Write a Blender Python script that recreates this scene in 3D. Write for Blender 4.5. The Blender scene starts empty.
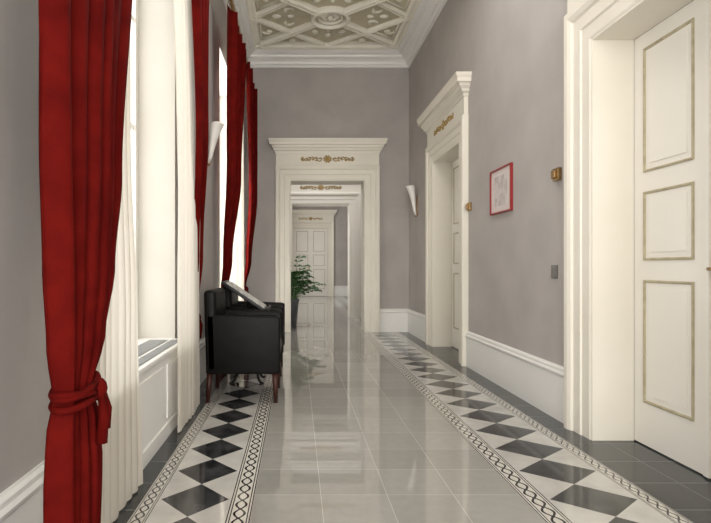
import bpy, bmesh, math, random
from mathutils import Vector
random.seed(4)
scene = bpy.context.scene
scene.view_settings.view_transform = 'Standard'
scene.view_settings.look = 'None'
scene.view_settings.exposure = 0.0

# ------------------------------------------------------------ constants
H = 1.1
XL, XR = -0.93, 1.90
YE = 8.98            # end wall of first hall
ZC = 4.47            # bottom of cornice
ZT = 4.74            # ceiling plane

# ------------------------------------------------------------ materials
class S:
    """tiny socket expression helper"""
    nt = None
    def __init__(s, o): s.o = o
    @staticmethod
    def m(op, *a):
        n = S.nt.nodes.new('ShaderNodeMath'); n.operation = op
        for i, x in enumerate(a):
            if isinstance(x, S): S.nt.links.new(x.o, n.inputs[i])
            else: n.inputs[i].default_value = x
        return S(n.outputs[0])
    def __add__(s, b): return S.m('ADD', s, b)
    def __sub__(s, b): return S.m('SUBTRACT', s, b)
    def __mul__(s, b): return S.m('MULTIPLY', s, b)
    def __truediv__(s, b): return S.m('DIVIDE', s, b)
    def frac(s): return S.m('FRACT', s)
    def floor(s): return S.m('FLOOR', s)
    def abs(s): return S.m('ABSOLUTE', s)
    def sin(s): return S.m('SINE', s)
    def sqrt(s): return S.m('SQRT', s)
    def lt(s, b): return S.m('LESS_THAN', s, b)
    def gt(s, b): return S.m('GREATER_THAN', s, b)
    def max(s, b): return S.m('MAXIMUM', s, b)
    def min(s, b): return S.m('MINIMUM', s, b)

def newmat(name):
    m = bpy.data.materials.new(name); m.use_nodes = True
    nt = m.node_tree
    return m, nt, nt.nodes['Principled BSDF']

def setp(b, **k):
    for a, v in k.items():
        a = {'rough': 'Roughness', 'metal': 'Metallic', 'spec': 'Specular IOR Level', 'coat': 'Coat Weight',
             'coatr': 'Coat Roughness', 'trans': 'Transmission Weight', 'sheen': 'Sheen Weight'}[a]
        b.inputs[a].default_value = v

def noisy(name, c1, c2, scale=3.0, rough=0.6, bump=0.0, bscale=60, detail=4, stretch=None, **k):
    m, nt, b = newmat(name)
    tc = nt.nodes.new('ShaderNodeTexCoord')
    src = tc.outputs['Object']
    if stretch:
        mp = nt.nodes.new('ShaderNodeMapping'); mp.inputs['Scale'].default_value = stretch
        nt.links.new(src, mp.inputs['Vector']); src = mp.outputs['Vector']
    n = nt.nodes.new('ShaderNodeTexNoise'); n.inputs['Scale'].default_value = scale; n.inputs['Detail'].default_value = detail
    nt.links.new(src, n.inputs['Vector'])
    r = nt.nodes.new('ShaderNodeValToRGB')
    r.color_ramp.elements[0].position = .3; r.color_ramp.elements[1].position = .7
    r.color_ramp.elements[0].color = (*c1, 1); r.color_ramp.elements[1].color = (*c2, 1)
    nt.links.new(n.outputs['Fac'], r.inputs['Fac']); nt.links.new(r.outputs['Color'], b.inputs['Base Color'])
    if bump:
        n2 = nt.nodes.new('ShaderNodeTexNoise'); n2.inputs['Scale'].default_value = bscale
        nt.links.new(src, n2.inputs['Vector'])
        bp = nt.nodes.new('ShaderNodeBump'); bp.inputs['Strength'].default_value = bump; bp.inputs['Distance'].default_value = .01
        nt.links.new(n2.outputs['Fac'], bp.inputs['Height']); nt.links.new(bp.outputs['Normal'], b.inputs['Normal'])
    setp(b, rough=rough, **k)
    return m

M_wall = noisy('wall_plaster_grey', (.395, .366, .350), (.460, .430, .412), 2.2, .6, .08, 30, detail=8, spec=.3)
M_cream = noisy('cream_painted_wood', (.74, .70, .61), (.78, .74, .655), 2.0, .4)
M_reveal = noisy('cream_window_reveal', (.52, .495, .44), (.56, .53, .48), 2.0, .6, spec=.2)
M_white = noisy('white_painted_trim', (.80, .79, .765), (.84, .83, .805), 2.0, .4)
M_door = noisy('ivory_door_paint', (.74, .71, .645), (.78, .75, .69), 1.5, .35)
M_gold = noisy('aged_gilding', (.30, .20, .07), (.46, .32, .12), 30, .5)
M_goldline = noisy('gilded_bead', (.34, .29, .18), (.45, .40, .27), 20, .45)
M_red = noisy('red_curtain_fabric', (.072, .0024, .0018), (.118, .0048, .0032), 8, .85, .15, 300, spec=.06)
M_leather = noisy('black_leather', (.0035, .0035, .0035), (.007, .0065, .006), 12, .42, .12, 220, spec=.12)
M_wood = noisy('dark_red_wood', (.030, .009, .006), (.055, .016, .010), 4, .4, stretch=(8, 8, 1), spec=.3)
M_iron = noisy('black_iron', (.015, .015, .016), (.03, .03, .03), 20, .4, metal=.6)
M_brass = noisy('brass', (.30, .19, .08), (.40, .26, .12), 30, .35, metal=.9)
M_ceilbed = noisy('ceiling_panel_ochre', (.56, .515, .375), (.64, .595, .455), 7, .7, detail=8)
M_rib = noisy('ceiling_stucco', (.84, .805, .70), (.89, .86, .77), 5, .6)
M_grille = noisy('sill_grey_metal', (.30, .31, .31), (.36, .37, .37), 10, .35, metal=.3)
M_pot = noisy('grey_plant_pot', (.07, .075, .08), (.10, .105, .11), 10, .4)
M_soil = noisy('potting_soil', (.02, .013, .008), (.05, .03, .02), 40, .9)
M_leaf = noisy('green_leaf', (.025, .09, .018), (.07, .17, .04), 14, .4)
M_switch = noisy('grey_switch_plastic', (.14, .13, .125), (.18, .17, .16), 10, .35)
M_redframe = noisy('red_picture_frame', (.24, .008, .010), (.30, .014, .016), 10, .4)
M_paper = noisy('drawing_paper', (.40, .34, .33), (.70, .66, .63), 14, .5, detail=8)
M_mat = noisy('pale_mount_board', (.66, .58, .56), (.70, .63, .61), 10, .5)
M_sconce = noisy('white_sconce_plaster', (.86, .84, .80), (.9, .88, .84), 5, .5)
M_mag = noisy('printed_page', (.22, .22, .22), (.75, .75, .72), 22, .4, detail=8)

def sheer_mat():
    m, nt, b = newmat('white_sheer_fabric')
    out = nt.nodes['Material Output']
    b.inputs['Base Color'].default_value = (.74, .70, .63, 1); b.inputs['Roughness'].default_value = .9
    b.inputs['Specular IOR Level'].default_value = .1
    t = nt.nodes.new('ShaderNodeBsdfTranslucent'); t.inputs['Color'].default_value = (.78, .74, .66, 1)
    mx = nt.nodes.new('ShaderNodeMixShader'); mx.inputs[0].default_value = .36
    nt.links.new(b.outputs[0], mx.inputs[1]); nt.links.new(t.outputs[0], mx.inputs[2])
    nt.links.new(mx.outputs[0], out.inputs[0]); return m
M_sheer = sheer_mat()
def glass_mat():
    m, nt, b = newmat('window_glass')
    out = nt.nodes['Material Output']
    t = nt.nodes.new('ShaderNodeBsdfTransparent')
    g = nt.nodes.new('ShaderNodeBsdfGlossy'); g.inputs['Roughness'].default_value = .02
    mx = nt.nodes.new('ShaderNodeMixShader'); mx.inputs[0].default_value = .06
    nt.links.new(t.outputs[0], mx.inputs[1]); nt.links.new(g.outputs[0], mx.inputs[2])
    nt.links.new(mx.outputs[0], out.inputs[0]); return m
M_glass = glass_mat()

def coords(nt):
    S.nt = nt
    tc = nt.nodes.new('ShaderNodeTexCoord'); sp = nt.nodes.new('ShaderNodeSeparateXYZ')
    nt.links.new(tc.outputs['Object'], sp.inputs[0])
    return tc, S(sp.outputs[0]), S(sp.outputs[1])

def mixc(nt, fac, a, b):
    n = nt.nodes.new('ShaderNodeMix'); n.data_type = 'RGBA'
    if isinstance(fac, S): nt.links.new(fac.o, n.inputs[0])
    else: n.inputs[0].default_value = fac
    for i, c in ((6, a), (7, b)):
        if isinstance(c, tuple): n.inputs[i].default_value = (*c, 1)
        else: nt.links.new(c, n.inputs[i])
    return n.outputs[2]

def tile_mat(name, sx, sy, ox, c1, c2, grout, rough, gw=.004, mott=.35, nscale=9, ior=1.6):
    m, nt, b = newmat(name)
    tc, X, Y = coords(nt)
    u = (X - ox) / sx; v = Y / sy
    fu = u.frac(); fv = v.frac()
    g = fu.lt(gw / sx).max(fu.gt(1 - gw / sx)).max(fv.lt(gw / sy)).max(fv.gt(1 - gw / sy))
    cmb = nt.nodes.new('ShaderNodeCombineXYZ')
    nt.links.new(u.floor().o, cmb.inputs[0]); nt.links.new(v.floor().o, cmb.inputs[1])
    wn = nt.nodes.new('ShaderNodeTexWhiteNoise'); nt.links.new(cmb.outputs[0], wn.inputs['Vector'])
    no = nt.nodes.new('ShaderNodeTexNoise'); no.inputs['Scale'].default_value = nscale; no.inputs['Detail'].default_value = 8
    nt.links.new(tc.outputs['Object'], no.inputs['Vector'])
    f = S(wn.outputs['Value']) * (1 - mott) + S(no.outputs['Fac']) * mott
    col = mixc(nt, f, c1, c2)
    col = mixc(nt, g, col, grout)
    nt.links.new(col, b.inputs['Base Color'])
    nt.links.new((g * .25 + rough).o, b.inputs['Roughness'])
    b.inputs['IOR'].default_value = ior
    return m
GL0, GL1 = -0.31, -0.205      # left inner braid
GR0, GR1 = 1.075, 1.185       # right inner braid
OL0, OL1 = -0.735, -0.655
OR0, OR1 = 1.625, 1.705
M_tile = tile_mat('polished_stone_tiles', (GR0 - GL1) / 4, .32, GL1, (.245, .238, .218), (.365, .355, .328), (.50, .49, .465), .014, .0016, .5, 18, 2.0)
M_dark = tile_mat('black_slate_tiles', .24, .30, OR1, (.010, .012, .013), (.045, .05, .054), (.16, .165, .17), .20, .003, .7, 14)
M_cband = tile_mat('ivory_marble_inlay', 50, 50, -20, (.33, .32, .297), (.61, .595, .56), (.6, .58, .54), .05, .001, 1.0, 6)
M_bdia = noisy('black_marble_inlay', (.004, .004, .005), (.060, .061, .063), 10, .08, detail=9)

def braid_mat(name, x0, x1):
    m, nt, b = newmat(name)
    tc, X, Y = coords(nt)
    w = x1 - x0; p = w * 1.7
    u = (X - x0) / w
    s = (Y * (2 * math.pi / p)).sin() * .22
    c = u - .5
    l1 = (c - s).abs().lt(.055); l2 = (c + s).abs().lt(.055)
    vy = (((Y / (p / 2)) + .5).frac() - .5) * ((p / 2) / w)
    dot = (c * c + vy * vy).sqrt().lt(.09)
    ed = c.abs(); edge = ed.gt(.45).max(ed.gt(.335) * ed.lt(.385))
    k = l1.max(l2).max(dot).max(edge)
    col = mixc(nt, k, (.54, .52, .47), (.016, .016, .018))
    nt.links.new(col, b.inputs['Base Color']); setp(b, rough=.10)
    return m

# ------------------------------------------------------------ mesh builder
class MB:
    def __init__(s): s.v = []; s.f = []; s.mi = []; s.sm = []; s.mats = []
    def idx(s, m):
        if m not in s.mats: s.mats.append(m)
        return s.mats.index(m)
    def add(s, vs, fs, m, smooth=False):
        o = len(s.v); s.v += [tuple(v) for v in vs]; k = s.idx(m)
        for f in fs:
            s.f.append([o + i for i in f]); s.mi.append(k); s.sm.append(smooth)
    def box(s, x0, x1, y0, y1, z0, z1, m, T=None):
        vs = [(x, y, z) for x in (x0, x1) for y in (y0, y1) for z in (z0, z1)]
        if T: vs = [T(*v) for v in vs]
        s.add(vs, [(0, 1, 3, 2), (4, 6, 7, 5), (0, 4, 5, 1), (2, 3, 7, 6), (0, 2, 6, 4), (1, 5, 7, 3)], m)
    def rbox(s, x0, x1, y0, y1, z0, z1, m, r=.02, T=None, seg=3):
        bm = bmesh.new(); bmesh.ops.create_cube(bm, size=1)
        for v in bm.verts:
            v.co = Vector(((x0 + x1) / 2 + v.co.x * (x1 - x0), (y0 + y1) / 2 + v.co.y * (y1 - y0), (z0 + z1) / 2 + v.co.z * (z1 - z0)))
        bmesh.ops.bevel(bm, geom=bm.edges[:], offset=r, segments=seg, affect='EDGES', profile=.5)
        bm.verts.index_update()
        vs = [tuple(v.co) for v in bm.verts]
        if T: vs = [T(*v) for v in vs]
        s.add(vs, [[v.index for v in f.verts] for f in bm.faces], m, True); bm.free()
    def tube(s, pts, r, m, n=8):
        pts = [Vector(p) for p in pts]; rs = r if isinstance(r, (list, tuple)) else [r] * len(pts)
        vs = []; up = Vector((0, 0, 1))
        for i, p in enumerate(pts):
            d = (pts[min(i + 1, len(pts) - 1)] - pts[max(i - 1, 0)])
            d = d.normalized() if d.length > 1e-9 else up
            ref = Vector((1, 0, 0)) if abs(d.z) > .9 else up
            a = d.cross(ref).normalized(); b = d.cross(a)
            for k in range(n):
                t = 2 * math.pi * k / n
                vs.append(p + (a * math.cos(t) + b * math.sin(t)) * rs[i])
        fs = []
        for i in range(len(pts) - 1):
            for k in range(n):
                fs.append((i * n + k, i * n + (k + 1) % n, (i + 1) * n + (k + 1) % n, (i + 1) * n + k))
        fs.append(tuple(range(n))); fs.append(tuple(range((len(pts) - 1) * n, len(pts) * n)))
        s.add(vs, fs, m, True)
    def lathe(s, prof, c, m, n=28, sq=(1, 1), T=None):
        vs = []
        for r, z in prof:
            for k in range(n):
                t = 2 * math.pi * k / n
                p = (c[0] + r * math.cos(t) * sq[0], c[1] + r * math.sin(t) * sq[1], c[2] + z)
                vs.append(T(*p) if T else p)
        fs = [(i * n + k, i * n + (k + 1) % n, (i + 1) * n + (k + 1) % n, (i + 1) * n + k) for i in range(len(prof) - 1) for k in range(n)]
        fs.append(tuple(range(n))); fs.append(tuple(range((len(prof) - 1) * n, len(prof) * n)))
        s.add(vs, fs, m, True)
    def ball(s, c, r, m, n=12, T=None):
        if not isinstance(r, (tuple, list)): r = (r, r, r)
        vs = []; q = n // 2
        for i in range(q + 1):
            a = math.pi * i / q
            for k in range(n):
                t = 2 * math.pi * k / n
                p = (c[0] + r[0] * math.sin(a) * math.cos(t), c[1] + r[1] * math.sin(a) * math.sin(t), c[2] + r[2] * math.cos(a))
                vs.append(T(*p) if T else p)
        s.add(vs, [(i * n + k, i * n + (k + 1) % n, (i + 1) * n + (k + 1) % n, (i + 1) * n + k) for i in range(q) for k in range(n)], m, True)
    def extr(s, prof, fa, n, m, close=True, smooth=False):
        L = len(prof); vs = [fa(i, p) for i in range(n) for p in prof]
        fs = []
        for i in range(n - 1):
            for k in range(L if close else L - 1):
                fs.append((i * L + k, i * L + (k + 1) % L, (i + 1) * L + (k + 1) % L, (i + 1) * L + k))
        if close:
            fs.append(tuple(range(L))); fs.append(tuple(range((n - 1) * L, n * L)))
        s.add(vs, fs, m, smooth)
    def obj(s, name, recalc=True, parent=None):
        me = bpy.data.meshes.new(name); me.from_pydata(s.v, [], s.f)
        for m in s.mats: me.materials.append(m)
        for p, k, q in zip(me.polygons, s.mi, s.sm): p.material_index = k; p.use_smooth = q
        if recalc:
            bm = bmesh.new(); bm.from_mesh(me)
            bmesh.ops.remove_doubles(bm, verts=bm.verts, dist=1e-6)
            bmesh.ops.recalc_face_normals(bm, faces=bm.faces); bm.to_mesh(me); bm.free()
        o = bpy.data.objects.new(name, me); scene.collection.objects.link(o)
        if parent: o.parent = parent
        return o

# ------------------------------------------------------------ floor
YB, YF = -2.5, 20.0
fl = MB()
def quad(x0, x1, y0, y1, m): fl.add([(x0, y0, 0), (x1, y0, 0), (x1, y1, 0), (x0, y1, 0)], [(0, 1, 2, 3)], m)
quad(GL1, GR0, YB - .3, YF + .3, M_tile)
quad(GL0, GL1, YB - .3, YF + .3, braid_mat('braid_border_a', GL0, GL1))
quad(GR0, GR1, YB - .3, YF + .3, braid_mat('braid_border_b', GR0, GR1))
quad(OL0, OL1, YB - .3, YF + .3, braid_mat('braid_border_c', OL0, OL1))
quad(OR0, OR1, YB - .3, YF + .3, braid_mat('braid_border_d', OR0, OR1))
quad(XL - .5, OL0, YB - .3, YF + .3, M_dark)
quad(OR1, XR + .5, YB - .3, YF + .3, M_dark)
def diamonds(x0, x1, per, off):
    n = int((YF + .6 - YB) / per) + 1
    xc = (x0 + x1) / 2; e = .012
    for i in range(n):
        y = YB - .3 + i * per + off - per; yc = y + per / 2
        P = [(x0, y, 0), (x1, y, 0), (x1, y + per, 0), (x0, y + per, 0), (xc, y, 0), (x1 - e, yc, 0), (xc, y + per, 0), (x0 + e, yc, 0), (x1, yc, 0), (x0, yc, 0)]
        fl.add(P, [(0, 4, 7, 9), (4, 1, 8, 5), (5, 8, 2, 6), (7, 6, 3, 9)], M_cband)
        fl.add([P[4], P[5], P[6], P[7]], [(0, 1, 2, 3)], M_bdia)
diamonds(OL1, GL0, .35, 0.235)
diamonds(GR1, OR0, .35, 0.235)
fl.obj('floor', recalc=False)

# ------------------------------------------------------------ walls
def wall_y(mb, x0, x1, y0, y1, z1, opens, m):
    y = y0
    for (a, b, za, zb) in sorted(opens):
        mb.box(x0, x1, y, a, 0, z1, m)
        if za > 0: mb.box(x0, x1, a, b, 0, za, m)
        mb.box(x0, x1, a, b, zb, z1, m); y = b
    mb.box(x0, x1, y, y1, 0, z1, m)
ZW = ZT + .1
DH = 2.55
R1 = (2.13, 3.37); R2 = (6.12, 7.32)
w = MB(); wall_y(w, XR, XR + .42, YB, YF, ZW, [(R1[0], R1[1], 0, DH), (R2[0], R2[1], 0, DH), (13.3, 14.5, 0, DH), (16.8, 18.0, 0, DH)], M_wall); w.obj('wall_right')
WIN = [(-1.9, .1, .53, 3.75), (2.10, 4.04, .53, 3.75), (6.35, 8.2, .53, 3.75), (12.6, 14.4, .53, 3.6), (16., 18., .53, 3.6)]  # windows past the middle wall are unseen, added to light the far room
w = MB(); wall_y(w, XL - .36, XL, YB, YF, ZW, WIN, M_wall); w.obj('wall_left')
DX, DW = .515, .635
def wall_x(name, y0, y1, opening=True, top=DH + .02):
    w = MB()
    if opening:
        w.box(XL - .36, DX - DW, y0, y1, 0, ZW, M_wall); w.box(DX + DW, XR + .42, y0, y1, 0, ZW, M_wall)
        w.box(DX - DW, DX + DW, y0, y1, top, ZW, M_wall)
    else: w.box(XL - .36, XR + .42, y0, y1, 0, ZW, M_wall)
    w.obj(name)
H2 = 2.47
wall_x('wall_end', YE, YE + .42); wall_x('wall_middle', 11.5, 11.9, True, H2); wall_x('wall_far', YF, YF + .3, False)
w = MB()
w.box(XL - .36, XL + .3, YB - .3, YB, 0, ZW, M_wall); w.box(XR - .3, XR + .42, YB - .3, YB, 0, ZW, M_wall)
w.box(XL + .3, XR - .3, YB - .3, YB, 0, .5, M_wall); w.box(XL + .3, XR - .3, YB - .3, YB, 3.9, ZW, M_wall)  # opening added so the rear fill light can shine in
w.obj('wall_back')

# ------------------------------------------------------------ ceiling with stucco coffers
c = MB()
c.box(XL - .36, XR + .42, YB - .3, YF + .3, ZT, ZT + .1, M_ceilbed)
def bar(a, b, wd, h, m=M_rib, ov=0):
    a = Vector((a[0], a[1], 0)); b = Vector((b[0], b[1], 0)); d = (b - a).normalized(); n = Vector((-d.y, d.x, 0)) * wd / 2
    a -= d * ov; b += d * ov
    prof = [(-1, 0), (-1, -h * .55), (-.62, -h), (-.5, -h), (-.4, -h * .6), (.4, -h * .6), (.5, -h), (.62, -h), (1, -h * .55), (1, 0)]
    c.extr(prof, lambda i, p: ((a if i == 0 else b) + n * p[0] + Vector((0, 0, ZT + p[1]))), 2, m)
CX = (XL + XR) / 2; hx = 1.13
def scroll(cx, cy, sc, ang, flip=1):
    pts = []; rr = []
    for i in range(15):
        t = i / 14; a = t * 3.6 * flip; r = (1 - t * .8) * sc
        x = math.cos(a) * r; y = math.sin(a) * r
        pts.append((cx + x * math.cos(ang) - y * math.sin(ang), cy + x * math.sin(ang) + y * math.cos(ang), ZT - .012)); rr.append(.014 + .018 * t)
    c.tube(pts, rr, M_rib, 6)
def ring(cx, cy, r, wd, h, n=32):
    prof = [(-1, 0), (-1, -h * .6), (-.4, -h), (.4, -h), (1, -h * .6), (1, 0)]
    c.extr(prof, lambda i, p: (cx + (r + wd / 2 * p[0]) * math.cos(2 * math.pi * i / n), cy + (r + wd / 2 * p[0]) * math.sin(2 * math.pi * i / n), ZT + p[1]), n + 1, M_rib)
def tri(a, b, d, inset=.10):
    P = [Vector((*q, 0)) for q in (a, b, d)]
    l = [(P[1] - P[2]).length, (P[2] - P[0]).length, (P[0] - P[1]).length]; per = sum(l)
    inc = (P[0] * l[0] + P[1] * l[1] + P[2] * l[2]) / per
    ar = abs((P[1] - P[0]).cross(P[2] - P[0]).z) / 2; rad_ = 2 * ar / per
    k = max(1 - inset / rad_, .25)
    Q = [inc + (p - inc) * k for p in P]
    for i in range(3): c.tube([(Q[i].x, Q[i].y, ZT - .004), (Q[(i + 1) % 3].x, Q[(i + 1) % 3].y, ZT - .004)], .015, M_rib, 6)
hy = .98
cyy = 7.68
centers = []
while cyy > YB + .5: centers.append(cyy); cyy -= 2 * hy
for cy in centers:
    x0, x1, y0, y1 = CX - hx, CX + hx, cy - hy, cy + hy
    bar((x0, y1), (x1, y1), .13, .07, ov=.05); bar((x0, y0), (x1, y0), .13, .07, ov=.05)
    bar((x0, y0), (x0, y1), .13, .07); bar((x1, y0), (x1, y1), .13, .07)
    for sx in (-1, 1):
        for sy in (-1, 1):
            bar((CX + sx * .2, cy + sy * .17), (CX + sx * hx, cy + sy * hy), .12, .07)
            bar((CX + sx * hx, cy), (CX + sx * .02, cy + sy * hy), .085, .055)
            A = (CX + sx * hx, cy + sy * hy); Mx = (CX + sx * hx, cy); My = (CX, cy + sy * hy); Mm = (CX + sx * hx / 2, cy + sy * hy / 2)
            tri(A, Mx, Mm, .09); tri(A, My, Mm, .09)
            mx, my = CX + sx * hx * .82, cy + sy * hy * .50
            scroll(mx, my, .085, 0 if sx > 0 else math.pi, sy * sx); c.ball((mx - sx * .02, my, ZT - .005), (.05, .05, .03), M_rib)
            mx, my = CX + sx * hx * .48, cy + sy * hy * .82
            scroll(mx, my, .08, math.pi / 2 * sy, -sx * sy); c.ball((mx, my, ZT - .005), (.045, .045, .03), M_rib)
            mx, my = CX + sx * hx * .20, cy + sy * hy * .50
            scroll(mx, my, .08, math.pi / 2 * sy, sx * sy)
            mx, my = CX + sx * hx * .55, cy + sy * hy * .20
            scroll(mx, my, .09, 0, -sx * sy)
    for sy in (-1, 1):
        c.ball((CX, cy + sy * .62, ZT - .005), (.05, .07, .03), M_rib); c.ball((CX, cy + sy * .45, ZT - .005), (.035, .05, .025), M_rib)
    for sx in (-1, 1):
        c.ball((CX + sx * .78, cy, ZT - .005), (.07, .05, .03), M_rib); c.ball((CX + sx * .58, cy, ZT - .005), (.05, .035, .025), M_rib)
    ring(CX, cy, .26, .07, .08); ring(CX, cy, .17, .03, .05)
    for k in range(8):
        a = k * math.pi / 4
        c.ball((CX + .10 * math.cos(a), cy + .10 * math.sin(a), ZT - .015), (.045, .045, .025), M_rib)
    c.ball((CX, cy, ZT - .02), (.05, .05, .045), M_rib)
c.obj('ceiling')

# ------------------------------------------------------------ crown cornice
CP = [(0, ZC), (.03, ZC), (.035, ZC + .03), (.06, ZC + .045), (.07, ZC + .08), (.10, ZC + .11), (.15, ZC + .135), (.16, ZC + .165), (.20, ZC + .18), (.235, ZC + .205), (.25, ZC + .235), (.30, ZC + .24), (.30, ZT), (0, ZT)]
def crown(name, y0, y1):
    t = MB(); pts = [(XL, y0, 1, 1), (XR, y0, -1, 1), (XR, y1, -1, -1), (XL, y1, 1, -1), (XL, y0, 1, 1)]
    L = len(CP); vs = [(q[0] + q[2] * p[0], q[1] + q[3] * p[0], p[1]) for q in pts for p in CP]
    t.add(vs, [(i * L + k, i * L + (k + 1) % L, (i + 1) * L + (k + 1) % L, (i + 1) * L + k) for i in range(4) for k in range(L)], M_white)
    t.obj(name)
crown('trim_1', YB, YE); crown('trim_2', YE + .42, 11.5); crown('trim_3', 11.9, YF)

# ------------------------------------------------------------ baseboards
BH = .39
BP = [(0, 0), (.028, 0), (.028, BH - .07), (.036, BH - .06), (.040, BH - .045), (.030, BH - .03), (.030, BH - .012), (.018, BH), (0, BH)]
def bb(mb, T, a, b): mb.extr(BP, lambda i, p: T(a if i == 0 else b, p[0], p[1]), 2, M_white)
TR = lambda u, d, z: (XR - d, u, z)
TL = lambda u, d, z: (XL + d, u, z)
def TY(y): return lambda u, d, z: (u, y - d, z)
FW = .245
FS1 = 1.13
b = MB()
for a, e in ((YB, R1[0] - FW * FS1), (R1[1] + FW * FS1, R2[0] - FW), (R2[1] + FW, YE), (YE + .42, 11.5), (11.9, 13.05), (14.75, 16.55), (18.25, YF)): bb(b, TR, a, e)
b.obj('baseboard_right')
b = MB()
for a, e in ((YB, WIN[0][0]), (WIN[0][1], WIN[1][0]), (WIN[1][1], WIN[2][0]), (WIN[2][1], YE), (YE + .42, 11.5), (11.9, YF)): bb(b, TL, a, e)
b.obj('baseboard_left')
b = MB()
for y in (YE, 11.5, YF):
    bb(b, TY(y), XL + .03, DX - DW - FW); bb(b, TY(y), DX + DW + FW, XR - .03)
b.obj('baseboard_end')

# ------------------------------------------------------------ door surrounds
AP = [(0, 0), (0, .030), (.012, .036), (.085, .036), (.092, .046), (.165, .046), (.175, .060), (.20, .070), (.235, .070), (FW, .060), (FW, 0)]
EP = [(.0, 0), (.0, .20), (.012, .205), (.016, .235), (.04, .25), (.045, .275), (.07, .30), (.075, .33), (.105, .335), (.108, .375), (.12, .40), (.125, .43), (0, .43)]
def surround(name, T, hw, h, depth, orn=True, fs=1.0):
    """T(u,d,z): u along wall (centre 0), d out of wall"""
    t = MB(); F = FW * fs
    def fa(i, p):
        w_, d = p[0] * fs, p[1]
        return [T(-hw - w_, d, 0), T(-hw - w_, d, h + w_), T(hw + w_, d, h + w_), T(hw + w_, d, 0)][i]
    t.extr(AP, fa, 4, M_cream)
    W = hw + F - .01; z0 = h + F; B = .045
    def fe(i, p):
        d, z = p
        return [T(-W - d, 0, z0 + z), T(-W - d, B + d, z0 + z), T(W + d, B + d, z0 + z), T(W + d, 0, z0 + z)][i]
    t.extr(EP[:-1], fe, 4, M_cream, close=False)
    d = .125; t.add([T(-W - d, 0, z0 + .43), T(-W - d, B + d, z0 + .43), T(W + d, B + d, z0 + .43), T(W + d, 0, z0 + .43)], [(0, 1, 2, 3)], M_cream)
    e = .012
    t.box(-hw, -hw + e, -depth, .029, 0, h - e, M_cream, T); t.box(hw - e, hw, -depth, .029, 0, h - e, M_cream, T)
    t.box(-hw, hw, -depth, .029, h - e, h - .0005, M_cream, T)
    if orn:
        zc = z0 + .105; d = B + .006
        def tb(pts, r): t.tube([T(u, d, z) for u, z in pts], r, M_gold, 6)
        def bl(u, z, ru, rz):
            n = 10; t.add([T(u, d + .008, z)] + [T(u + ru * math.cos(2 * math.pi * k / n), d - .004, z + rz * math.sin(2 * math.pi * k / n)) for k in range(n)], [(0, 1 + k, 1 + (k + 1) % n) for k in range(n)], M_gold)
        bl(0, zc, .05, .05)
        for k in range(8): a = k * math.pi / 4 + .4; bl(.055 * math.cos(a), zc + .05 * math.sin(a), .018, .018)
        for sg in (-1, 1):
            for kk, u0 in enumerate((.13, .25, .36)):
                sc = .045 - .005 * kk
                tb([(sg * (u0 + sc * (1 - i / 14) * math.cos(i * .5) * 1.2), zc + (1 if kk % 2 else -1) * sc * (1 - i / 16) * math.sin(i * .5)) for i in range(13)], .009)
                bl(sg * (u0 + .06), zc + .025, .024, .012); bl(sg * (u0 + .06), zc - .025, .024, .012)
            bl(sg * .43, zc, .03, .012)
            tb([(sg * .07, zc), (sg * .2, zc + .01), (sg * .32, zc - .01), (sg * .44, zc)], .006)
    return t.obj(name)
def TRc(c_): return lambda u, d, z: (XR - d, c_ + u, z)
def TYc(y): return lambda u, d, z: (DX + u, y - d, z)
surround('trim_4', TRc(sum(R1) / 2), (R1[1] - R1[0]) / 2, DH, .235, fs=FS1)
surround('trim_5', TRc(sum(R2) / 2), (R2[1] - R2[0]) / 2, DH, .235)
surround('trim_6', TYc(YE), DW, DH + .02, .42)
surround('trim_7', TYc(11.5), DW, H2, .40)
surround('trim_8', TYc(YF), DW, DH + .02, .0)
surround('trim_9', TRc(13.9), .6, DH, .235)
surround('trim_10', TRc(17.4), .6, DH, .235)

# ------------------------------------------------------------ doors
def door(name, T, hw, h, handle=True, inset=.236):
    t = MB(); D = -inset
    hw -= .014
    for sg in (-1, 1):
        a, b_ = (-hw, -.003) if sg < 0 else (.003, hw)
        t.box(a, b_, D - .05, D, .008, h - .014, M_door, T)
        st = .095
        for z0, z1 in ((.27, 1.02), (1.14, 1.56), (1.68, h - .11)):
            p0, p1 = a + st, b_ - st
            fr = [(p0, z0), (p1, z0), (p1, z1), (p0, z1), (p0, z0)]
            prof = [(0, 0), (0, .008), (.008, .011), (.014, .007), (.016, 0)]
            sg2 = [(1, 1), (-1, 1), (-1, -1), (1, -1), (1, 1)]
            L = len(prof); vs = [T(f[0] + s_[0] * p[0], D + p[1], f[1] + s_[1] * p[0]) for f, s_ in zip(fr, sg2) for p in prof]
            t.add(vs, [(i * L + k, i * L + k + 1, (i + 1) * L + k + 1, (i + 1) * L + k) for i in range(4) for k in range(L - 1)], M_goldline)
            q = .05
            t.box(p0 + q, p1 - q, D + .0001, D + .006, z0 + q, z1 - q, M_door, T)
    t.box(-.02, .02, D + .0001, D + .014, .01, h - .016, M_door, T)
    if handle:
        t.rbox(-.075, -.045, D, D + .012, 1.0, 1.16, M_brass, .004, T)
        t.tube([T(-.06, D + .01, 1.09), T(-.06, D + .05, 1.09), T(-.09, D + .055, 1.09), T(-.16, D + .05, 1.085)], .009, M_brass)
    return t.obj(name)
door('door_1', TRc(sum(R1) / 2), .62, DH)
door('door_2', TRc(sum(R2) / 2), .60, DH)
door('door_3', TYc(YF), DW + .012, DH + .01, inset=-.055)
door('door_4', TRc(13.9), .60, DH)
door('door_5', TRc(17.4), .60, DH)

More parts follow.
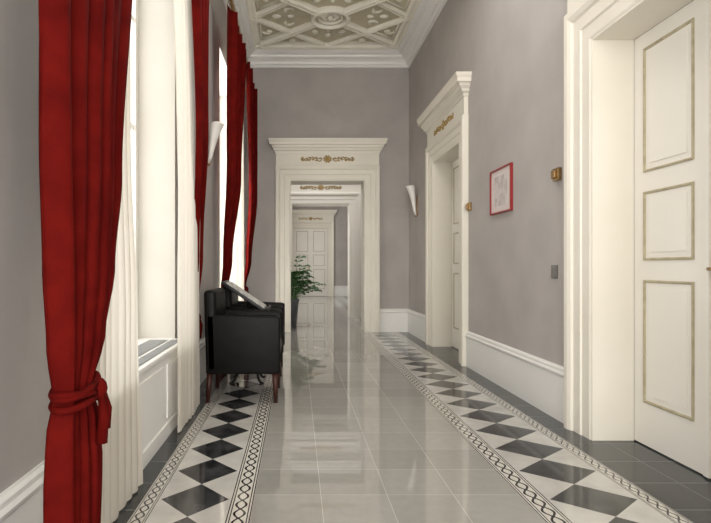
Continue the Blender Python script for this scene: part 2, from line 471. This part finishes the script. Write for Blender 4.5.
# ------------------------------------------------------------ windows
def window(n, y0, y1, z0, z1, x=XL - .34):
    t = MB(); X0, X1 = x, x + .06; f = .07
    t.box(X0, X1, y0, y0 + f, z0, z1, M_white); t.box(X0, X1, y1 - f, y1, z0, z1, M_white)
    t.box(X0, X1, y0 + f, y1 - f, z0, z0 + f, M_white); t.box(X0, X1, y0 + f, y1 - f, z1 - f, z1, M_white)
    ym = (y0 + y1) / 2
    t.box(X0 - .005, X1 + .01, ym - .05, ym + .05, z0 + f, z1 - f, M_white)
    for k in (1, 2, 3):
        z = z0 + (z1 - z0) * k / 4
        t.box(X0 + .01, X1 - .01, y0 + f, ym - .05, z - .02, z + .02, M_white); t.box(X0 + .01, X1 - .01, ym + .05, y1 - f, z - .02, z + .02, M_white)
    t.box(X0 + .025, X0 + .031, y0 + f, y1 - f, z0 + f, z1 - f, M_glass)
    e = .012
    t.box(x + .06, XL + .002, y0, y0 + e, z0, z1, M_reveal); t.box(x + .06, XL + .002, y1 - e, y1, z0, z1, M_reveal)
    t.box(x + .06, XL + .002, y0 + e, y1 - e, z1 - e, z1, M_white)
    t.box(x + .06, XL, y0 + e, y1 - e, z0, z0 + .03, M_white)
    t.box(XL - .15, XL - .02, y0 + .13, y1 - .13, z0 + .03, z0 + .034, M_grille)
    for k in range(int((y1 - y0 - .3) / .03)):
        yy = y0 + .15 + k * .03
        t.box(XL - .145, XL - .025, yy, yy + .012, z0 + .034, z0 + .040, M_grille)
    t.obj('window_%d' % n)
for i, q in enumerate(WIN): window(i + 1, *q)

def rad(y0, y1):
    t = MB(); z = .56; xo = XL + .085
    t.box(XL + .001, xo, y0 + .02, y1 - .02, 0.001, z - .03, M_white)
    t.rbox(XL + .001, xo + .02, y0 + .014, y1 - .014, z - .03, z, M_white, .006)
    t.box(XL + .01, xo - .01, y0 + .13, y1 - .13, z, z + .004, M_grille)
    for k in range(int((y1 - y0 - .3) / .03)):
        yy = y0 + .15 + k * .03
        t.box(XL + .012, xo - .012, yy, yy + .012, z + .004, z + .010, M_grille)
    L = (y1 - y0 - .04) / 3
    for k in range(3):
        a = y0 + .02 + k * L + .05; t.box(xo, xo + .008, a, a + L - .1, .12, z - .09, M_white)
    t.box(xo, xo + .012, y0 + .02, y1 - .02, .001, .09, M_white)
    return t.obj('radiator_cover')
for q in WIN[:3]: rad(q[0], q[1])

# ------------------------------------------------------------ curtains
def smooth(t): return t * t * (3 - 2 * t)
def curtain_grid(mb, mat, keys, folds, seed=0, rows=70, thick=0):
    rnd = random.Random(seed); ph = [rnd.uniform(0, 6.28) for _ in range(4)]
    keys = sorted(keys); n = folds * 12; vs = []
    z0, z1 = keys[0][0], keys[-1][0]
    for r in range(rows + 1):
        z = z0 + (z1 - z0) * r / rows
        for a, b_ in zip(keys, keys[1:]):
            if a[0] <= z <= b_[0] + 1e-9: break
        t = smooth((z - a[0]) / (b_[0] - a[0])); K = [a[i] + (b_[i] - a[i]) * t for i in range(1, 5)]
        for k in range(n + 1):
            s = k / n
            sw = s + .03 * math.sin(6.28 * s * 1.7 + ph[0]) + .014 * math.sin(z * 1.3 + ph[1] + 5 * s)
            am = K[3] * (.66 + .34 * math.sin(9 * s + ph[2] + .5 * z))
            x = K[2] + am * math.sin(2 * math.pi * folds * sw + ph[3]) + K[3] * .18 * math.sin(4 * math.pi * folds * sw + z)
            y = K[0] + (K[1] - K[0]) * s + (K[1] - K[0]) / folds * .22 * math.cos(2 * math.pi * folds * sw * 1.0 + ph[0])
            vs.append((x, y, z))
    N = n + 1
    mb.add(vs, [(r * N + k, r * N + k + 1, (r + 1) * N + k + 1, (r + 1) * N + k) for r in range(rows) for k in range(n)], mat, True)

def tie(mb, yc, z, xc, ry, rx, mat):
    for dz, tl in ((-.02, .012), (.0, -.012), (.02, .02)):
        pts = [(xc + rx * math.cos(a), yc + ry * math.sin(a), z + dz + tl * math.sin(a)) for a in [i * math.pi / 12 for i in range(25)]]
        mb.tube(pts, .012, mat, 8)
    mb.ball((xc + rx, yc + ry * .4, z + .0), (.028, .032, .038), mat)
    for s, l in ((.0, .17), (.02, .13)):
        pts = [(xc + rx + .01, yc + ry * .38 + s, z - .02), (xc + rx + .018, yc + ry * .38 + s * 1.3, z - l * .5), (xc + rx + .010, yc + ry * .38 + s * 1.4, z - l)]
        mb.tube(pts, [.012, .017, .020], mat, 8)
TOP = 3.95
def red(keys, folds, seed, tieargs=None):
    m = MB(); curtain_grid(m, M_red, keys, folds, seed)
    if tieargs: tie(m, *tieargs, M_red)
    m.obj('red_curtain', recalc=False)
def sheer(keys, folds, seed):
    m = MB(); curtain_grid(m, M_sheer, keys, folds, seed); m.obj('sheer_curtain', recalc=False)
red([(0.01, 1.52, 1.80, -.69, .046), (.45, 1.52, 1.83, -.69, .048), (.60, 1.53, 1.80, -.69, .047), (.71, 1.56, 1.745, -.69, .04), (.86, 1.54, 1.85, -.69, .050), (1.1, 1.535, 1.96, -.695, .055), (1.45, 1.53, 2.06, -.70, .055), (2.4, 1.53, 2.20, -.70, .055), (TOP, 1.53, 2.30, -.70, .05)], 6, 3, (1.653, .71, -.69, .105, .055))
sheer([(0.01, 1.90, 2.66, -.79, .018), (.8, 1.96, 2.60, -.79, .020), (1.8, 2.0, 2.50, -.795, .022), (TOP, 2.0, 2.45, -.83, .03)], 8, 5)
sheer([(0.01, 3.50, 4.22, -.78, .02), (1.2, 3.50, 4.20, -.785, .022), (TOP, 3.46, 4.15, -.82, .03)], 9, 6)
red([(0.01, 4.28, 4.46, -.86, .025), (.68, 4.28, 4.46, -.86, .025), (1.2, 4.15, 4.38, -.80, .03), (2.2, 3.85, 4.18, -.715, .032), (TOP, 3.60, 4.30, -.705, .04)], 6, 8, (4.37, .68, -.86, .10, .035))
red([(0.01, 5.98, 6.22, -.85, .025), (.75, 6.0, 6.22, -.84, .03), (1.2, 5.85, 6.35, -.79, .03), (2.2, 5.75, 6.6, -.72, .045), (TOP, 5.72, 7.15, -.71, .05)], 7, 11, (6.11, .75, -.84, .12, .04))
sheer([(0.01, 6.65, 7.85, -.80, .018), (TOP, 6.65, 7.95, -.82, .028)], 12, 12)
red([(0.01, 8.3, 8.5, -.85, .03), (.75, 8.3, 8.5, -.84, .03), (1.2, 8.18, 8.58, -.76, .04), (2.2, 7.95, 8.64, -.69, .05), (TOP, 7.35, 8.66, -.69, .05)], 6, 14, (8.4, .75, -.84, .10, .04))
for y0, y1 in ((1.42, 4.45), (5.6, 8.75)):
    m = MB(); xr = -.72; m.tube([(xr, y0, 4.0), (xr, y1, 4.0)], .018, M_brass, 10)
    for y in (y0, y1): m.ball((xr, y, 4.0), .035, M_brass)
    for y in (y0 + .03, (y0 + y1) / 2, y1 - .03): m.tube([(XL + .001, y, 4.0), (xr, y, 4.0)], .01, M_brass, 8)
    n = 30
    for k in range(n):
        y = y0 + .08 + (y1 - y0 - .16) * k / (n - 1)
        m.tube([(xr + .03 * math.cos(a), y, 3.995 + .03 * math.sin(a)) for a in [i * math.pi / 5 for i in range(11)]], .004, M_brass, 5)
    m.obj('curtain_rod')

# ------------------------------------------------------------ armchairs
def armchair(yc):
    t = MB(); w = .60; y0, y1 = yc - w / 2, yc + w / 2; xb, xf = -.765, -.135
    aw = .075
    for a in (y0, y1 - aw):
        def T(x, y, z):
            return (x, y, z + (.022 if z > .5 else 0) * (1 - (x - xb) / (xf - xb)))
        t.rbox(xb + .03, xf, a, a + aw, .235, .70, M_leather, .018, T)
        t.tube([(xb + .05, a + aw / 2, .722), (xf - .03, a + aw / 2, .703)], .005, M_leather, 6)
    t.rbox(xb + .06, xf - .015, y0 + aw - .005, y1 - aw + .005, .25, .37, M_leather, .02)
    t.rbox(xb + .11, xf + .0, y0 + aw + .004, y1 - aw - .004, .365, .475, M_leather, .035)
    def TB(x, y, z): return (x - (z - .25) * .03, y, z)
    t.rbox(xb + .03, xb + .13, y0 + .0, y1 - .0, .25, .91, M_leather, .03, TB)
    for x in (xb + .06, xf - .045):
        for y in (y0 + .04, y1 - .04):
            dx = -.02 if x < -.5 else .008
            t.tube([(x, y, .26), (x + dx, y, .0)], [.026, .017], M_wood, 10)
    return t.obj('armchair')
armchair(4.56); armchair(5.60)

t = MB(); yc = 5.08
def TT(x, y, z):
    a = math.radians(34); cx, cz = -.49, .82
    return (cx + x * math.cos(a) + z * math.sin(a), yc + y, cz - x * math.sin(a) + z * math.cos(a))
t.rbox(-.25, .25, -.20, .20, -.014, .014, M_iron, .006, TT)
t.rbox(.232, .256, -.20, .20, -.01, .045, M_iron, .005, TT)
t.rbox(-.215, .21, -.17, -.005, .014, .024, M_mag, .004, TT); t.rbox(-.215, .21, .005, .17, .014, .024, M_mag, .004, TT)
t.tube([(-.47, yc, .80), (-.47, yc, .5), (-.47, yc, .22)], [.02, .014, .02], M_iron, 12)
t.ball((-.47, yc, .45), (.03, .03, .04), M_iron); t.ball((-.47, yc, .24), (.035, .035, .035), M_iron)
for k in range(4):
    a = math.pi / 4 + k * math.pi / 2; ca, sa = math.cos(a), math.sin(a)
    pts = [(-.47 + ca * r, yc + sa * r, z) for r, z in ((.01, .24), (.05, .26), (.10, .22), (.13, .14), (.155, .05), (.19, .018), (.215, .017))]
    t.tube(pts, [.014, .014, .013, .012, .012, .013, .016], M_iron, 8)
t.obj('lectern_stand')

# ------------------------------------------------------------ potted plant
t = MB(); px, py = -.12, 9.95
t.lathe([(.10, 0), (.115, .01), (.15, .42), (.165, .46), (.165, .50), (.145, .50), (.14, .45)], (px, py, 0), M_pot)
t.lathe([(.001, .452), (.142, .452)], (px, py, 0), M_soil)
rnd = random.Random(9)
for k in range(64):
    a = rnd.uniform(0, 6.28); L = rnd.uniform(.30, .50); lift = rnd.uniform(.7, 2.35)
    reach = 1.02 - .20 * lift
    pts = []
    for i in range(9):
        s = i / 8; r = L * s * (reach + .25); z = .45 + L * lift * (1.55 * s - .8 * s * s)
        yy = py + .05 * math.sin(a) + r * math.sin(a)
        pts.append(Vector((px + .05 * math.cos(a) + r * math.cos(a), max(yy, 9.52), z)))
    t.tube(pts, [.006 - .0005 * i for i in range(9)], M_leaf, 5)
    side = Vector((-math.sin(a), math.cos(a), 0))
    for i in range(3, 9):
        p = pts[i]; d = (pts[i] - pts[i - 1]).normalized()
        for sg in (-1, 1):
            l = .13 * (1.15 - abs(i - 6) * .15); tip = p + side * sg * l * .8 + d * l * .7 - Vector((0, 0, .05))
            tip.y = max(tip.y, 9.46)
            wv = d * .024
            mid = (p + tip) / 2 + Vector((0, 0, .015))
            t.add([p, mid - wv, tip, mid + wv], [(0, 1, 2, 3)], M_leaf, True)
t.obj('potted_palm', recalc=False)

# ------------------------------------------------------------ wall things
def sconce(x, y, z, sg, h):
    t = MB(); n = 20
    prof = [(.012, 0), (.03, h * .12), (.045, h * .35), (.062, h * .6), (.085, h * .82), (.105, h * .97), (.11, h), (.098, h), (.07, h * .8), (.03, h * .5)]
    vs = []
    for r, zz in prof:
        lean = .05 * (zz / h)
        for k in range(n):
            a = 2 * math.pi * k / n
            vs.append((x + sg * (r * .62 * (1 + math.cos(a)) + .018 + lean * .6), y + r * math.sin(a), z - h / 2 + zz))
    t.add(vs, [(i * n + k, i * n + (k + 1) % n, (i + 1) * n + (k + 1) % n, (i + 1) * n + k) for i in range(len(prof) - 1) for k in range(n)] + [tuple(range(n))], M_sconce, True)
    t.rbox(x + (0.001 if sg > 0 else -.016), x + (.016 if sg > 0 else -.001), y - .03, y + .03, z - h * .5, z + h * .2, M_brass, .004)
    t.ball((x + sg * .03, y, z - h / 2 - .01), .016, M_brass)
    t.obj('wall_sconce')
sconce(XL, 5.42, 2.36, 1, .40)
sconce(XR, 8.35, 2.14, -1, .46)

t = MB()
y0, y1, z0, z1 = 4.66, 5.16, 1.60, 2.02
fr = .014
for a in ((y0, y1, z0, z0 + fr), (y0, y1, z1 - fr, z1), (y0, y0 + fr, z0 + fr, z1 - fr), (y1 - fr, y1, z0 + fr, z1 - fr)):
    t.box(XR - .025, XR - .001, *a, M_redframe)
t.box(XR - .012, XR - .002, y0 + fr, y1 - fr, z0 + fr, z1 - fr, M_mat)
t.box(XR - .014, XR - .012, y0 + .10, y1 - .10, z0 + .07, z1 - .07, M_paper)
t.obj('framed_picture')

def plate(name, y, z, w_, h_, m, d=.018, knob=False):
    t = MB(); t.rbox(XR - d, XR - .001, y - w_ / 2, y + w_ / 2, z - h_ / 2, z + h_ / 2, m, min(.004, d * .3))
    if knob: t.rbox(XR - d - .02, XR - d + .001, y - w_ * .32, y + w_ * .32, z - h_ * .32, z + h_ * .32, m, .004)
    else: t.rbox(XR - d - .005, XR - d + .001, y - w_ * .3, y + w_ * .3, z - h_ * .36, z + h_ * .36, m, .002)
    t.obj(name)
plate('brass_wall_bracket', 3.84, 1.77, .08, .09, M_brass, .03, True)
plate('brass_wall_bracket', 5.80, 1.76, .07, .09, M_brass, .03, True)
plate('light_switch', 3.90, 1.065, .085, .10, M_switch, .012)
plate('light_switch', 7.75, 1.08, .075, .10, M_switch, .012)

# ------------------------------------------------------------ light
def area(name, loc, rot, sx, sy, e, col=(1, 1, 1)):
    l = bpy.data.lights.new(name, 'AREA'); l.shape = 'RECTANGLE'; l.size = sx; l.size_y = sy; l.energy = e; l.color = col
    o = bpy.data.objects.new(name, l); o.location = loc; o.rotation_euler = rot; scene.collection.objects.link(o); return o
r90 = math.radians(90)
DAY = (1, .985, .96)
for i, (q, e) in enumerate(zip(WIN, (110, 46, 150, 120, 140))):
    area('daylight_window_%d' % (i + 1), (XL - .55, (q[0] + q[1]) / 2, (q[2] + q[3]) / 2), (0, -r90, 0), q[3] - q[2], q[1] - q[0], e, DAY)
area('rear_fill_light', (CX, YB - .4, 2.2), (r90, 0, 0), 2.2, 3.3, 265, (1, .975, .935))  # added fill behind the camera, brightens the hall from the front
area('hall_fill_light', (CX + .1, 4.2, 4.40), (0, 0, 0), 1.2, 2.0, 45, (1, .96, .90))  # added overhead fill for the middle of the hall, no fixture there
area('side_room_fill_light', (CX, 10.4, 4.3), (0, 0, 0), 1.6, 1.2, 48)  # added fill under the ceiling of the second room, no window behind it
w = bpy.data.worlds.new('World'); scene.world = w; w.use_nodes = True
w.node_tree.nodes['Background'].inputs[0].default_value = (1, .99, .97, 1)
w.node_tree.nodes['Background'].inputs[1].default_value = 1.3

# ------------------------------------------------------------ camera
cam = bpy.data.cameras.new('camera'); co = bpy.data.objects.new('camera', cam); scene.collection.objects.link(co)
cam.sensor_width = 36; cam.lens = 530 / 711 * 36
cam.shift_x = (355.5 - 297) / 711; cam.shift_y = (267 - 261.5) / 711
co.location = (0, 0, H); co.rotation_euler = (r90, 0, 0)
cam.clip_start = .05
scene.camera = co
